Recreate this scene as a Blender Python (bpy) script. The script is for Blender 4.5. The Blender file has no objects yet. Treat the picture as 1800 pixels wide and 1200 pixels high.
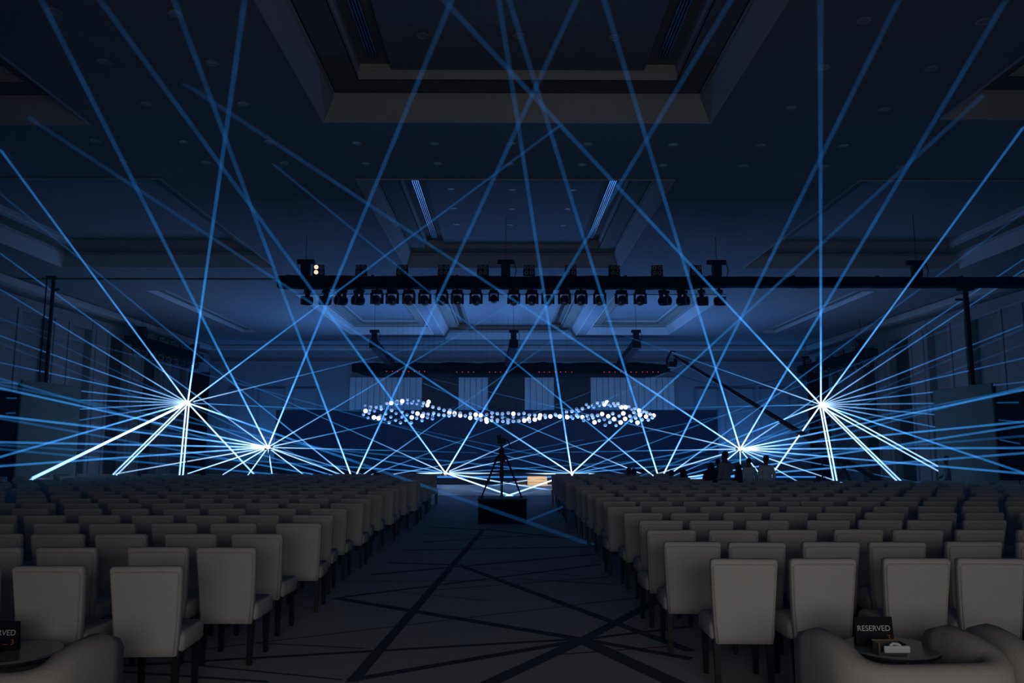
import bpy, bmesh, math, random
from mathutils import Vector, Matrix
random.seed(7)
R = math.radians
SC = bpy.context.scene
COL = SC.collection

# ------------------------------------------------------------------ camera
F = 1400.0                      # focal length in pixels of the 1800 x 1200 frame
CAM = Vector((0, 0, 1.78))
PITCH = math.atan(184 / F)      # horizon at y = 784
YAW = math.atan(10 / F)         # vanishing point at x = 890
cd = bpy.data.cameras.new('camera'); cam = bpy.data.objects.new('camera', cd); COL.objects.link(cam)
cd.sensor_width = 36; cd.lens = F / 1800 * 36; cd.clip_end = 200; cd.clip_start = 0.05
cam.location = CAM; cam.rotation_euler = (R(90) + PITCH, 0, -YAW)
SC.camera = cam
CROT = cam.rotation_euler.to_matrix()

# ------------------------------------------------------------------ world: closed hall, lit haze put in as faint even blue emission, no outside light
W = bpy.data.worlds.new('world'); SC.world = W; W.use_nodes = True
W.node_tree.nodes['Background'].inputs[0].default_value = (0, 0, 0, 1)
we = W.node_tree.nodes.new('ShaderNodeEmission'); we.inputs[0].default_value = (.05, .27, 1, 1); we.inputs[1].default_value = .00013
W.node_tree.links.new(we.outputs[0], W.node_tree.nodes['World Output'].inputs['Volume'])

# ------------------------------------------------------------------ large lights
def area(name, loc, target, sx, sy, power, color, spread=180):
    l = bpy.data.lights.new(name, 'AREA'); l.shape = 'RECTANGLE'; l.size = sx; l.size_y = sy
    l.energy = power; l.color = color; l.spread = R(spread)
    o = bpy.data.objects.new(name, l); COL.objects.link(o); o.location = loc
    o.rotation_euler = (Vector(target) - Vector(loc)).to_track_quat('-Z', 'Y').to_euler()
    return o
area('foyer_door_light', (1.2, -3.1, 2.0), (1.2, 10, .6), 7, 2.4, 49, (1, .96, .925), 110)
area('stage_floor_wash_left', (-5, 40.0, .75), (-4.4, 37.6, 8), 8, .5, 500, (.10, .33, 1), 130)
area('stage_floor_wash_right', (5.4, 40.0, .75), (4.8, 37.6, 8), 8, .5, 500, (.10, .33, 1), 130)
area('back_wall_uplight', (.2, 45.8, .8), (.2, 47.5, 6.5), 33, .4, 520, (.06, .31, 1), 150)
area('side_uplight_left', (-15.2, 34.5, .4), (-17.6, 33, 6), .5, 12, 9, (.06, .30, 1))
area('side_uplight_right', (15.6, 34.5, .4), (18, 33, 6), .5, 12, 9, (.06, .30, 1))
SC.view_settings.view_transform = 'Standard'; SC.view_settings.look = 'None'
SC.view_settings.exposure = 0; SC.view_settings.gamma = 1
SC.view_settings.use_curve_mapping = False
SC.cycles.max_bounces = 4; SC.cycles.diffuse_bounces = 2; SC.cycles.glossy_bounces = 2; SC.cycles.transparent_max_bounces = 16
SC.cycles.use_adaptive_sampling = True; SC.cycles.adaptive_threshold = .025; SC.cycles.adaptive_min_samples = 16; SC.cycles.sample_clamp_indirect = 1.5

# ------------------------------------------------------------------ picture -> place helpers
def ray(px, py):
    d = CROT @ Vector(((px - 900) / F, (600 - py) / F, -1)); return d / d.y
def at(px, py, Y): return CAM + ray(px, py) * Y
def on_z(px, py, z):
    d = ray(px, py); return CAM + d * ((z - CAM.z) / d.z)
def on_x(px, py, x):
    d = ray(px, py); return CAM + d * ((x - CAM.x) / d.x)

# ------------------------------------------------------------------ materials
MATS = {}
def mat(name, col, rough=.7, metal=0, var=0, scale=20, bump=0, emit=None, es=1, spec=.3, trans=0):
    if name in MATS: return MATS[name]
    m = bpy.data.materials.new(name); m.use_nodes = True
    t = m.node_tree; b = t.nodes['Principled BSDF']
    b.inputs['Base Color'].default_value = (*col, 1); b.inputs['Roughness'].default_value = rough
    b.inputs['Metallic'].default_value = metal; b.inputs['Specular IOR Level'].default_value = spec
    if trans: b.inputs['Transmission Weight'].default_value = trans
    if emit: b.inputs['Emission Color'].default_value = (*emit, 1); b.inputs['Emission Strength'].default_value = es
    tc = t.nodes.new('ShaderNodeTexCoord')
    nz = t.nodes.new('ShaderNodeTexNoise'); nz.inputs['Scale'].default_value = scale; nz.inputs['Detail'].default_value = 4
    t.links.new(tc.outputs['Object'], nz.inputs['Vector'])
    if var:
        mx = t.nodes.new('ShaderNodeMix'); mx.data_type = 'RGBA'
        mx.inputs['A'].default_value = (*[c * (1 - var) for c in col], 1)
        mx.inputs['B'].default_value = (*[min(1, c * (1 + var)) for c in col], 1)
        t.links.new(nz.outputs['Fac'], mx.inputs['Factor']); t.links.new(mx.outputs['Result'], b.inputs['Base Color'])
    if bump:
        bp = t.nodes.new('ShaderNodeBump'); bp.inputs['Strength'].default_value = bump; bp.inputs['Distance'].default_value = .01
        t.links.new(nz.outputs['Fac'], bp.inputs['Height']); t.links.new(bp.outputs['Normal'], b.inputs['Normal'])
    MATS[name] = m; return m

M_ceil = mat('ceiling_paint', (.23, .23, .24), .9, var=.04, scale=1.2)
M_mould = mat('moulding_paint', (.50, .49, .48), .8, var=.04, scale=2)
M_soffit = mat('soffit_brown', (.20, .17, .14), .85, var=.06, scale=2)
M_wall = mat('wall_paint', (.27, .27, .28), .85, var=.05, scale=1.5)
M_wallpanel = mat('wall_panel', (.23, .23, .24), .8, var=.05, scale=1.5)
M_darkwood = mat('dark_wood_panel', (.06, .045, .04), .6, var=.3, scale=3)
M_slat = mat('pale_slat', (.62, .60, .58), .8, var=.06, scale=4)
M_black = mat('black_cloth', (.006, .006, .007), .95, var=.2, scale=8, bump=.2, spec=.1)
M_blackm = mat('black_metal', (.010, .010, .011), .55, var=.1, spec=.3)
M_grey = mat('dark_grey_plastic', (.035, .036, .04), .5, var=.1)
M_lens = mat('dark_lens_glass', (.02, .022, .028), .15, spec=.7)
M_ring = mat('grey_lens_ring', (.30, .32, .36), .4, var=.05)
M_cell = mat('blinder_cell', (.32, .30, .28), .35, var=.05)
M_cellcore = mat('blinder_core', (.06, .06, .06), .4)
M_celllit = mat('blinder_lit', (.8, .7, .6), .4, emit=(1, .82, .66), es=.85)
M_fabric = mat('cream_chair_fabric', (.54, .52, .50), .95, var=.12, scale=130, bump=.25, spec=.1)
M_pipe = mat('chair_piping', (.48, .44, .40), .95, var=.1, scale=90)
M_leg = mat('espresso_wood_leg', (.012, .008, .006), .35, var=.3, scale=30, spec=.4)
M_sofa = mat('lounge_fabric', (.54, .50, .46), .95, var=.14, scale=110, bump=.3, spec=.1)
M_sofacush = mat('lounge_cushion_fabric', (.50, .45, .39), .95, var=.14, scale=110, bump=.3)
M_gold = mat('brushed_gold', (.50, .32, .10), .35, 1, var=.1)
M_glass = mat('smoked_glass_top', (.22, .235, .235), .25, spec=.5, var=.05)
M_card = mat('black_card', (.005, .005, .006), .7, var=.2)
M_text = mat('white_print', (.75, .75, .75), .8, var=.02)
M_orange = mat('orange_print', (.60, .17, .02), .8, var=.05)
M_white = mat('white_paper', (.80, .80, .82), .9, var=.04)
M_acryl = mat('acrylic_box', (.10, .10, .10), .2, spec=.5, var=.04)
M_deck = mat('stage_deck', (.03, .03, .034), .5, var=.2)
M_dance = mat('pale_dance_floor', (.50, .52, .57), .45, var=.04, scale=1)
M_led = mat('blue_led_strip', (.02, .05, .1), .5, emit=(.05, .30, 1), es=.9)
M_screen = mat('dark_led_wall', (.012, .013, .016), .55, emit=(.03, .20, 1), es=.022, var=.05)
M_panel = mat('teal_grey_panel', (.21, .28, .26), .85, var=.06, scale=2)
M_step = mat('warm_step_wood', (.74, .62, .46), .6, var=.12, scale=5)
M_red = mat('red_status_led', (.1, .0, .0), .5, emit=(1, .05, .03), es=.9)
M_orbB = mat('bright_ball_glass', (.8, .8, .8), .4, emit=(.92, .96, 1), es=2.6)
M_orbM = mat('soft_ball_glass', (.7, .72, .78), .35, emit=(.52, .66, 1), es=.36)
M_orbD = mat('dim_ball_glass', (.6, .64, .72), .35, emit=(.36, .50, .95), es=.18)
M_wire = mat('thin_wire', (.03, .03, .035), .5, .5, var=.1)
M_skin = mat('skin', (.20, .11, .075), .6, var=.06)
M_hair = mat('black_hair', (.006, .005, .005), .6, var=.2)
M_thobe = mat('white_thobe_cloth', (.78, .80, .80), .9, var=.05)
M_shirt = mat('grey_shirt_cloth', (.34, .34, .36), .9, var=.3, scale=30)
M_abaya = mat('black_abaya_cloth', (.006, .006, .008), .9, var=.2)
M_down = mat('downlight_trim', (.40, .38, .36), .4, var=.04)
M_downin = mat('downlight_baffle', (.30, .30, .30), .4, var=.05)
M_alum = mat('diffuser_aluminium', (.20, .21, .23), .22, .9, var=.05)
M_apert = mat('laser_aperture', (.9, .95, 1), .2, emit=(.75, .9, 1), es=9)

for m in (M_red, M_orbB, M_orbM, M_orbD, M_celllit, M_apert, M_led, M_screen): m.cycles.emission_sampling = 'NONE'

# ------------------------------------------------------------------ mesh helpers
def link(name, me, parent=None, mats=()):
    o = bpy.data.objects.new(name, me); COL.objects.link(o)
    if me is not None and mats:
        for m in (mats if isinstance(mats, (list, tuple)) else [mats]): me.materials.append(m)
    if parent is not None: o.parent = parent
    return o
def empty(name, loc=(0, 0, 0), rz=0):
    o = bpy.data.objects.new(name, None); COL.objects.link(o); o.location = loc; o.rotation_euler = (0, 0, rz)
    o.empty_display_size = .1; return o
def tag(o, label=None, cat=None, group=None, kind=None):
    if label: o['label'] = label
    if cat: o['category'] = cat
    if group: o['group'] = group
    if kind: o['kind'] = kind
    return o
class MB:
    def __init__(s): s.bm = bmesh.new()
    def box(s, x0, x1, y0, y1, z0, z1, bev=0, seg=2, mx=None):
        r = bmesh.ops.create_cube(s.bm, size=1); v = r['verts']
        for a in v:
            a.co = Vector(((x0 + x1) / 2 + a.co.x * (x1 - x0), (y0 + y1) / 2 + a.co.y * (y1 - y0), (z0 + z1) / 2 + a.co.z * (z1 - z0)))
        if mx is not None:
            for a in v: a.co = mx @ a.co
        if bev:
            e = list({e for a in v for e in a.link_edges})
            bmesh.ops.bevel(s.bm, geom=e, offset=bev, segments=seg, affect='EDGES', profile=.6)
        return s
    def tube(s, pts, r, n=8, cap=True, squash=None):
        pts = [Vector(p) for p in pts]; rs = r if isinstance(r, (list, tuple)) else [r] * len(pts)
        rings = []; up = None
        for i, p in enumerate(pts):
            d = (pts[min(i + 1, len(pts) - 1)] - pts[max(i - 1, 0)]).normalized()
            if up is None or abs(up.dot(d)) > .98: up = Vector((0, 0, 1)) if abs(d.z) < .9 else Vector((1, 0, 0))
            a = d.cross(up).normalized(); b = a.cross(d).normalized(); up = b
            rings.append([s.bm.verts.new(p + (a * math.cos(2 * math.pi * k / n) + b * math.sin(2 * math.pi * k / n)) * rs[i]) for k in range(n)])
        for i in range(len(rings) - 1):
            for k in range(n): s.bm.faces.new((rings[i][k], rings[i][(k + 1) % n], rings[i + 1][(k + 1) % n], rings[i + 1][k]))
        if cap:
            s.bm.faces.new(rings[0][::-1]); s.bm.faces.new(rings[-1])
        return s
    def cyl(s, p, q, r, n=12, r2=None): return s.tube([p, q], [r, r if r2 is None else r2], n)
    def sphere(s, c, r, u=12, v=8, sc=(1, 1, 1)):
        res = bmesh.ops.create_uvsphere(s.bm, u_segments=u, v_segments=v, radius=r)
        for a in res['verts']: a.co = Vector((a.co.x * sc[0], a.co.y * sc[1], a.co.z * sc[2])) + Vector(c)
        return s
    def loft(s, rings, closed=False, cap=True):
        rr = [[s.bm.verts.new(p) for p in r] for r in rings]; n = len(rr[0])
        for i in range(len(rr) - (0 if closed else 1)):
            A, B = rr[i], rr[(i + 1) % len(rr)]
            for k in range(n): s.bm.faces.new((A[k], A[(k + 1) % n], B[(k + 1) % n], B[k]))
        if cap and not closed: s.bm.faces.new(rr[0][::-1]); s.bm.faces.new(rr[-1])
        return s
    def quad(s, *p): s.bm.faces.new([s.bm.verts.new(q) for q in p]); return s
    def mesh(s, name, smooth=False):
        bmesh.ops.recalc_face_normals(s.bm, faces=s.bm.faces)
        me = bpy.data.meshes.new(name); s.bm.to_mesh(me); s.bm.free()
        if smooth:
            me.polygons.foreach_set('use_smooth', [True] * len(me.polygons))
        return me
    def build(s, name, m, parent=None, smooth=False, loc=None):
        o = link(name, s.mesh(name, smooth), parent, m)
        if loc is not None: o.location = loc
        return o
def copy_tree(o, parent=None):
    c = o.copy(); COL.objects.link(c); c.parent = parent
    for ch in list(o.children): copy_tree(ch, c)
    return c
def nth(n):
    w = ['first', 'second', 'third', 'fourth', 'fifth', 'sixth', 'seventh', 'eighth', 'ninth', 'tenth', 'eleventh', 'twelfth', 'thirteenth',
         'fourteenth', 'fifteenth', 'sixteenth', 'seventeenth', 'eighteenth', 'nineteenth', 'twentieth']
    if n <= 20: return w[n - 1]
    s = {1: 'st', 2: 'nd', 3: 'rd'}.get(n % 10, 'th') if n % 100 not in (11, 12, 13) else 'th'
    return f'{n}{s}'

# ================================================================== STRUCTURE
XC = .2; HW = 18.3; XL = XC - HW; XR = XC + HW; YB = 47.5; YR = -3.4; H = 7.78
# ---- carpet: pale ground with dark bands woven in, read off the aisle
M_carpet = mat('grey_carpet', (.47, .475, .49), .95, var=.15, scale=60, bump=.3, spec=.1)
M_band = mat('navy_carpet_band', (.09, .105, .13), .95, var=.15, scale=60, bump=.3, spec=.1)
M_bandr = mat('red_carpet_thread', (.12, .035, .04), .95, var=.15, scale=60, spec=.1)
floor = tag(MB().box(XL, XR, YR, YB, -.1, 0).build('floor', M_carpet), kind='structure')
segs = [  # pixel start, pixel end, half width in metres, red?
        ((850, 930), (618, 1199), .045, 0), ((815, 996), (1215, 1144), .05, 0), ((590, 1051), (1020, 1123), .055, 0), ((1015, 1121), (1192, 1203), .075, 0),
        ((1030, 1122), (855, 1203), .060, 0), ((1020, 1127), (1160, 1053), .055, 0), ((200, 1171), (1020, 1123), .032, 0), ((612, 1196), (1020, 1126), .045, 0),
        ((340, 1143), (1120, 1050), .008, 1), ((590, 1051), (1055, 992), .032, 0), ((757, 1037), (1070, 1014), .012, 1), ((650, 1010), (1045, 974), .04, 0),
        ((683, 989), (815, 993), .04, 0), ((705, 967), (1030, 961), .045, 0), ((755, 926), (850, 931), .05, 0), ((1015, 1125), (1215, 1101), .03, 0),
        ((1015, 1122), (1215, 1158), .045, 0), ((600, 1022), (890, 1020), .008, 1), ((905, 1017), (1077, 1027), .012, 1), ((850, 930), (980, 944), .05, 0),
        ((740, 953), (1010, 936), .03, 0), ((700, 1040), (860, 1056), .008, 0), ((975, 1151), (1180, 1136), .008, 1), ((820, 996), (1020, 1012), .01, 0), ((1010, 946), (745, 938), .025, 0),
        ((205, 1180), (470, 1199), .02, 0), ((350, 1170), (600, 1195), .012, 0), ((440, 1130), (640, 1140), .01, 0)]
for i, (p, q, w, red) in enumerate(segs):
    a = on_z(*p, 0); c = on_z(*q, 0); d = (c - a).normalized(); n = Vector((-d.y, d.x, 0)) * w * 1.15; z = Vector((0, 0, .0015 + .0001 * i))
    MB().loft([[a - n + z, a + n + z, a + n, a - n], [c - n + z, c + n + z, c + n, c - n]]).build('carpet_band', M_bandr if red else M_band, floor)

# ---- ceiling with recessed coffers
CW = 3.62                                     # half width of a coffer in the centre column
coffers = [  # x0, x1, y0, y1, profile scale, diffusers
    (XC - CW, XC + CW, 4.9, 14.2, 1, True), (XC - CW, XC + CW, 17.4, 26.4, 1, True), (XC - CW, XC + CW, 31.2, 44.6, 1, True),
    (XC - 15.2, XC - 8.0, 4.9, 14.35, 1, False), (XC + 7.8, XC + 15.2, 4.9, 14.0, 1, False),
    (XC - 15.2, XC - 8.0, 17.4, 26.4, 1, False), (XC + 7.8, XC + 15.2, 17.4, 26.4, 1, False),
    (XC - 8.6, XC - 4.1, 31.2, 42.6, 1, False), (XC + 4.1, XC + 8.6, 31.2, 42.6, 1, False),
    (XC - 14.2, XC - 13.4, 30.5, 42.0, .35, False), (XC + 13.4, XC + 14.2, 30.5, 42.0, .35, False)]
xs = sorted({XL, XR, *[c[0] for c in coffers], *[c[1] for c in coffers]}); ys = sorted({YR, YB, *[c[2] for c in coffers], *[c[3] for c in coffers]})
mb = MB(); vc = {}
def gv(x, y):
    k = (round(x, 4), round(y, 4))
    if k not in vc: vc[k] = mb.bm.verts.new((x, y, H))
    return vc[k]
for i in range(len(xs) - 1):
    for j in range(len(ys) - 1):
        mxx, myy = (xs[i] + xs[i + 1]) / 2, (ys[j] + ys[j + 1]) / 2
        if any(c[0] < mxx < c[1] and c[2] < myy < c[3] for c in coffers): continue
        mb.bm.faces.new([gv(xs[i], ys[j]), gv(xs[i], ys[j + 1]), gv(xs[i + 1], ys[j + 1]), gv(xs[i + 1], ys[j])])
ceiling = tag(mb.build('ceiling', M_ceil), kind='structure')
def ringpts(c, ins, z): return [(c[0] + ins, c[2] + ins, H + z), (c[1] - ins, c[2] + ins, H + z), (c[1] - ins, c[3] - ins, H + z), (c[0] + ins, c[3] - ins, H + z)]
def band(rings):
    m = MB()
    m.loft(rings, cap=False); return m
for c in coffers:
    s = c[4]
    cf = band([ringpts(c, 0, -.03 * s), ringpts(c, .03 * s, -.03 * s), ringpts(c, .25 * s, .36 * s)]).build('coffer', M_mould, ceiling)
    band([ringpts(c, 0, -.03 * s), ringpts(c, 0, .02)]).build('coffer_edge', M_mould, cf)
    band([ringpts(c, .25 * s, .345 * s), ringpts(c, .235 * s, .36 * s), ringpts(c, .235 * s, .44 * s), ringpts(c, .29 * s, .44 * s)]).build('moulding_lip', M_mould, cf)
    band([ringpts(c, .27 * s, .44 * s), ringpts(c, .80 * s, .44 * s)]).build('soffit', M_soffit, cf)
    band([ringpts(c, .80 * s, .44 * s), ringpts(c, .78 * s, .44 * s), ringpts(c, .78 * s, .58 * s), ringpts(c, .82 * s, .60 * s), ringpts(c, .82 * s, .72 * s)]).build('riser', M_mould, cf)
    p = ringpts(c, .80 * s, .72 * s)
    MB().quad(*p).build('tray', M_soffit if c[5] else M_ceil, cf)
    if c[5]:
        MB().box(c[0] + 1.38, c[1] - 1.38, c[2] + .95, c[3] - .84, H + .60, H + .71, .01, 1).build('inner_panel', M_ceil, cf)
        for sx in (c[0] + 1.02, c[1] - 1.20):
            for q in range(4):
                MB().box(sx + q * .05, sx + q * .05 + .022, c[2] + 1.0, c[3] - 1.2, H + .655, H + .715).build('diffuser_slat', M_alum, cf)
# thin partition track across the ceiling
MB().box(XL + .1, -6.7, 28.25, 28.37, H - .05, H).build('partition_track', M_soffit, ceiling)

def ceil_z(x, y):
    for c in coffers:
        s = c[4]; i = min(x - c[0], c[1] - x, y - c[2], c[3] - y)
        if i < 0: continue
        if c[5] and c[0] + 1.38 < x < c[1] - 1.38 and c[2] + .95 < y < c[3] - .84: return H + .60
        return H + (.72 * s if i > .8 * s else .44 * s if i > .26 * s else .36 * i / .25)
    return H
# ---- walls with tall bays
def bays(side):
    return [(25.6, 27.2, 0), (29.0, 30.8, 0), (32.4, 34.0, 0), (35.6, 37.5, 1), (39.0, 41.0, 1), (42.6, 44.2, 0)]
for side, X, sg in (('left', XL, 1), ('right', XR, -1)):
    w = tag(MB().box(min(X, X - sg * .3), max(X, X - sg * .3), YR, YB + .3, 0, H).build('wall_' + side, M_wall), kind='structure')
    pos = YR
    for (a, b, dark) in bays(side):
        x0, x1 = sorted((X, X + sg * .34))
        MB().box(x0, x1, pos + .0, a, 0, H - .55, .02, 1).build('pier', M_wall, w)
        for q in (pos + .25, a - .32):
            xx = sorted((X + sg * .34, X + sg * .38))
            if q > 15: MB().box(xx[0], xx[1], q, q + .07, .3, H - 1.0, .01, 1).build('panel_moulding', M_wallpanel, w)
        xx = sorted((X, X + sg * .02))
        MB().box(xx[0], xx[1], a + .1, b - .1, 0, H - 1.0).build('bay_panel', M_darkwood if dark else M_wallpanel, w)
        xx = sorted((X, X + sg * .30))
        MB().box(xx[0], xx[1], a, b, H - 1.05, H - .55, .01, 1).build('bay_lintel', M_wall, w)
        pos = b
    x0, x1 = sorted((X, X + sg * .34))
    MB().box(x0, x1, pos, YB, 0, H - .55, .02, 1).build('pier', M_wall, w)
    x0, x1 = sorted((X, X + sg * .55))
    MB().box(x0, x1, YR, YB, H - .30, H - .02, .06, 2).build('cornice', M_mould, w)
wb_ = tag(MB().box(XL, XR, YB, YB + .3, 0, H).build('wall_back', M_wall), kind='structure')
MB().box(XL + .4, XR - .4, YB - .28, YB, H - .30, H - .02, .05, 2).build('cornice', M_mould, wb_)
MB().box(XL + .4, XR - .4, YB - .06, YB, H - 1.02, H - .94, .01, 1).build('frieze_rail', M_wallpanel, wb_)
# pale slatted panels and dark panels behind the truss
def bx(px): return at(px, 690, YB).x
for (a, b) in ((615, 742), (806, 858), (922, 974), (1038, 1185)):
    n = max(4, round((b - a) / 10.5)); x0, x1 = bx(a), bx(b); st = (x1 - x0) / n
    for k in range(n):
        MB().box(x0 + k * st + .012, x0 + (k + 1) * st - .012, YB - .12, YB - .02, .6, 5.85, .012, 1).build('slat', M_slat, wb_)
for (a, b) in ((742, 806), (858, 922), (974, 1038)):
    MB().box(bx(a) + .02, bx(b) - .02, YB - .08, YB - .01, .6, 5.85, .01, 1).build('dark_panel', M_darkwood, wb_)
for (a, b) in ((405, 445), (455, 500), (515, 560), (1222, 1262), (1275, 1325), (1335, 1385)):
    x0, x1 = bx(a), bx(b)
    for q in (x0, x1): MB().box(q - .05, q + .05, YB - .05, YB, .4, 5.2, .01, 1).build('panel_moulding', M_wallpanel, wb_)
    MB().box(x0, x1, YB - .05, YB, 5.1, 5.2, .01, 1).build('panel_moulding', M_wallpanel, wb_)
wr = MB(); wr.box(XL, -4.2, YR - .3, YR, 0, H).box(7.2, XR, YR - .3, YR, 0, H).box(-4.2, 7.2, YR - .3, YR, 3.6, H)
tag(wr.build('wall_rear', M_wall), kind='structure')
# unseen closed box added around the hall so rays end inside the haze glow
sh = MB(); sh.box(XL - 3, XR + 3, YR - 8, YB + 3, -2, H + 3)
tag(sh.build('wall_outer', M_darkwood), kind='structure')

# ================================================================== LASERS
def beam_mat(name, L0, L1, pw=1.25):
    m = bpy.data.materials.new(name); m.use_nodes = True; t = m.node_tree; t.nodes.clear()
    out = t.nodes.new('ShaderNodeOutputMaterial'); em = t.nodes.new('ShaderNodeEmission')
    tc = t.nodes.new('ShaderNodeTexCoord'); sp = t.nodes.new('ShaderNodeSeparateXYZ'); t.links.new(tc.outputs['Generated'], sp.inputs[0])
    rp = t.nodes.new('ShaderNodeValToRGB'); t.links.new(sp.outputs[0], rp.inputs[0])
    el = rp.color_ramp.elements; n = 9; PEAK = 3.2
    while len(el) < n: el.new(.5)
    for i in range(n):
        u = i / (n - 1); el[i].position = u
        L = math.exp(math.log(L0) + (math.log(L1) - math.log(L0)) * u ** pw)
        s = min(1, L / 1.1) ** 1.8
        c = (L * (.030 + .40 * s), L * (.33 + .36 * s), L * 1.0)
        el[i].color = (*[x / PEAK for x in c], 1)
    nz = t.nodes.new('ShaderNodeTexNoise'); nz.inputs['Scale'].default_value = .9; nz.inputs['Detail'].default_value = 2
    t.links.new(tc.outputs['Object'], nz.inputs['Vector'])
    mr = t.nodes.new('ShaderNodeMapRange'); mr.inputs[1].default_value = .3; mr.inputs[2].default_value = .7; mr.inputs[3].default_value = .7; mr.inputs[4].default_value = 1.3
    t.links.new(nz.outputs['Fac'], mr.inputs[0])
    mu = t.nodes.new('ShaderNodeMath'); mu.operation = 'MULTIPLY'; mu.inputs[1].default_value = PEAK / .062
    t.links.new(mr.outputs[0], mu.inputs[0])
    t.links.new(rp.outputs[0], em.inputs[0]); t.links.new(mu.outputs[0], em.inputs[1]); t.links.new(em.outputs[0], out.inputs['Volume'])
    m.cycles.homogeneous_volume = False
    return m
BM = {'u': beam_mat('beam_rising', 1.5, .019, .9), 's': beam_mat('beam_sideways', 1.2, .13, .8), 'l': beam_mat('beam_landing', 1.5, .8, .8),
      'd': beam_mat('beam_faint', .6, .035, .8), 'm': beam_mat('beam_middle', 1.4, .04, .8),
      'f': beam_mat('beam_over_seats', 1.2, .06, .7), 'g': beam_mat('beam_over_seats_faint', .45, .03, .7)}
def room_hit(px, py):
    """where the line of sight through this pixel meets the hall's shell"""
    d = ray(px, py); best = None
    for ax, v in ((2, H), (2, 0.0), (0, XL + .36), (0, XR - .36), (1, YB - .15)):
        if abs(d[ax]) < 1e-6: continue
        t = (v - CAM[ax]) / d[ax]
        if t > 0 and (best is None or t < best): best = t
    return CAM + d * best
RB = .031
def beam(parent, p0, p1, kind, off=0, grow=1.0):
    o0 = Vector(p0); d = Vector(p1) - o0; ln = d.length; d.normalize()
    m = MB().tube([(ln * i / 60, 0, 0) for i in range(61)], [RB * (1 + (grow - 1) * i / 60) for i in range(61)], 8)
    o = m.build('beam', BM[kind], parent)
    side = d.cross(Vector((0, 1, 0))).normalized() * off
    q = d.to_track_quat('X', 'Z')
    o.rotation_mode = 'QUATERNION'; o.rotation_quaternion = q; o.location = o0 + d * .12 + side - parent.location
    tag(o, 'thin blue laser beam')
    return o
emit = {'A': ((330, 708), 34.5), 'B': ((471, 786), 36.0), 'G': ((621, 846), 36.6), 'C': ((783, 831), 37.9), 'D': ((1005, 832), 37.9),
        'H': ((1160, 846), 36.6), 'E': ((1301, 789), 36.0), 'F': ((1443, 711), 34.5)}
lab = {'A': 'laser projector on the tall stand at far left, fanning blue beams', 'B': 'laser projector on waist-high stand, second burst from the left',
       'G': 'laser projector on the floor behind the left seats, third from left', 'C': 'laser projector on the stage edge just left of the aisle',
       'D': 'laser projector on the stage edge just right of the aisle', 'H': 'laser projector on the floor behind the seated people',
       'E': 'laser projector burst right behind the standing people', 'F': 'laser projector on the tall stand at far right, beside the camera crane'}
B_ = {
 'A': [((430, 0), 'u'), ((0, 262), 's'), ((0, 508), 's'), ((0, 590), 's'), ((0, 637), 's'), ((0, 671), 's'), ((0, 699), 's'), ((0, 727), 's'), ((60, 751), 's'),
       ((0, 803), 'f'), ((52, 843), 'c'), ((150, 885), 'L'), ((314, 885), 'L'), ((490, 880), 'l'), ((1040, 957), 'u'), ((760, 728), 'd'), ((985, 220), 'm'), ((800, 594), 'm')],
 'B': [((73, 0), 'u'), ((794, 0), 'u'), ((1000, 474), 'm'), ((800, 715), 'm'), ((900, 797), 'm'), ((740, 863), 's'), ((640, 849), 'l'), ((556, 851), 'l'), ((481, 851), 'l'), ((424, 851), 'l'),
       ((365, 850), 'l'), ((0, 445), 's'), ((0, 603), 'd'), ((0, 682), 'f'), ((0, 731), 'f'), ((0, 777), 'f'), ((0, 819), 'f'), ((150, 842), 'l'), ((300, 842), 'l')],
 'G': [((0, 340), 'm'), ((306, 0), 'u'), ((1013, 0), 'u'), ((1100, 508), 'm'), ((1180, 635), 'd'), ((1100, 759), 'm'), ((0, 735), 'g'), ((0, 789), 'g'), ((0, 665), 'g'), ((0, 557), 'd')],
 'C': [((350, 636), 'm'), ((0, 676), 'g'), ((0, 782), 'g'), ((176, 0), 'u'), ((1285, 0), 'u'), ((1300, 596), 'm'), ((1400, 704), 'm'), ((1500, 787), 'd'), ((912, 876), 'l'), ((965, 861), 'l'), ((1004, 833), 'l'), ((660, 833.5), 'l')],
 'D': [((877, 0), 'u'), ((1720, 175), 'u'), ((1800, 527), 'd'), ((1800, 683), 'g'), ((1800, 766), 'g'), ((60, 213), 'u'), ((0, 561), 'd'), ((0, 731), 'g'), ((878, 876), 'l'), ((860, 854), 'l'), ((790, 833), 'l'), ((1130, 834.5), 'l')],
 'H': [((480, 288), 'm'), ((895, 0), 'u'), ((1580, 0), 'u'), ((1800, 372), 'm'), ((1800, 577), 'd'), ((1800, 680), 'g'), ((1800, 748), 'f'), ((1800, 796), 'f'), ((560, 597), 'm'), ((620, 730), 'd')],
 'E': [((1062, 0), 'u'), ((330, 150), 'u'), ((760, 666), 'm'), ((860, 797), 'm'), ((1090, 852), 'l'), ((1214, 861), 'l'), ((1301, 851), 'l'), ((1350, 851), 'l'), ((1420, 856), 'l'), ((1500, 855), 'l'),
       ((1620, 849), 's'), ((1800, 832), 'f'), ((1800, 787), 'f'), ((1800, 741), 'f'), ((1800, 685), 'f'), ((1800, 605), 'd'), ((1800, 455), 's'), ((1768, 0), 'u')],
 'F': [((1442, 0), 'u'), ((780, 0), 'u'), ((970, 545), 'm'), ((1090, 719), 'd'), ((925, 916), 'm'), ((1320, 886), 'l'), ((1476, 886), 'L'), ((1622, 886), 'L'), ((1764, 886), 'L'),
       ((1800, 831), 'f'), ((1800, 781), 's'), ((1800, 742), 's'), ((1800, 707), 's'), ((1800, 671), 's'), ((1800, 629), 's'), ((1800, 570), 's'), ((1800, 474), 's'), ((1800, 222), 's')]}
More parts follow.
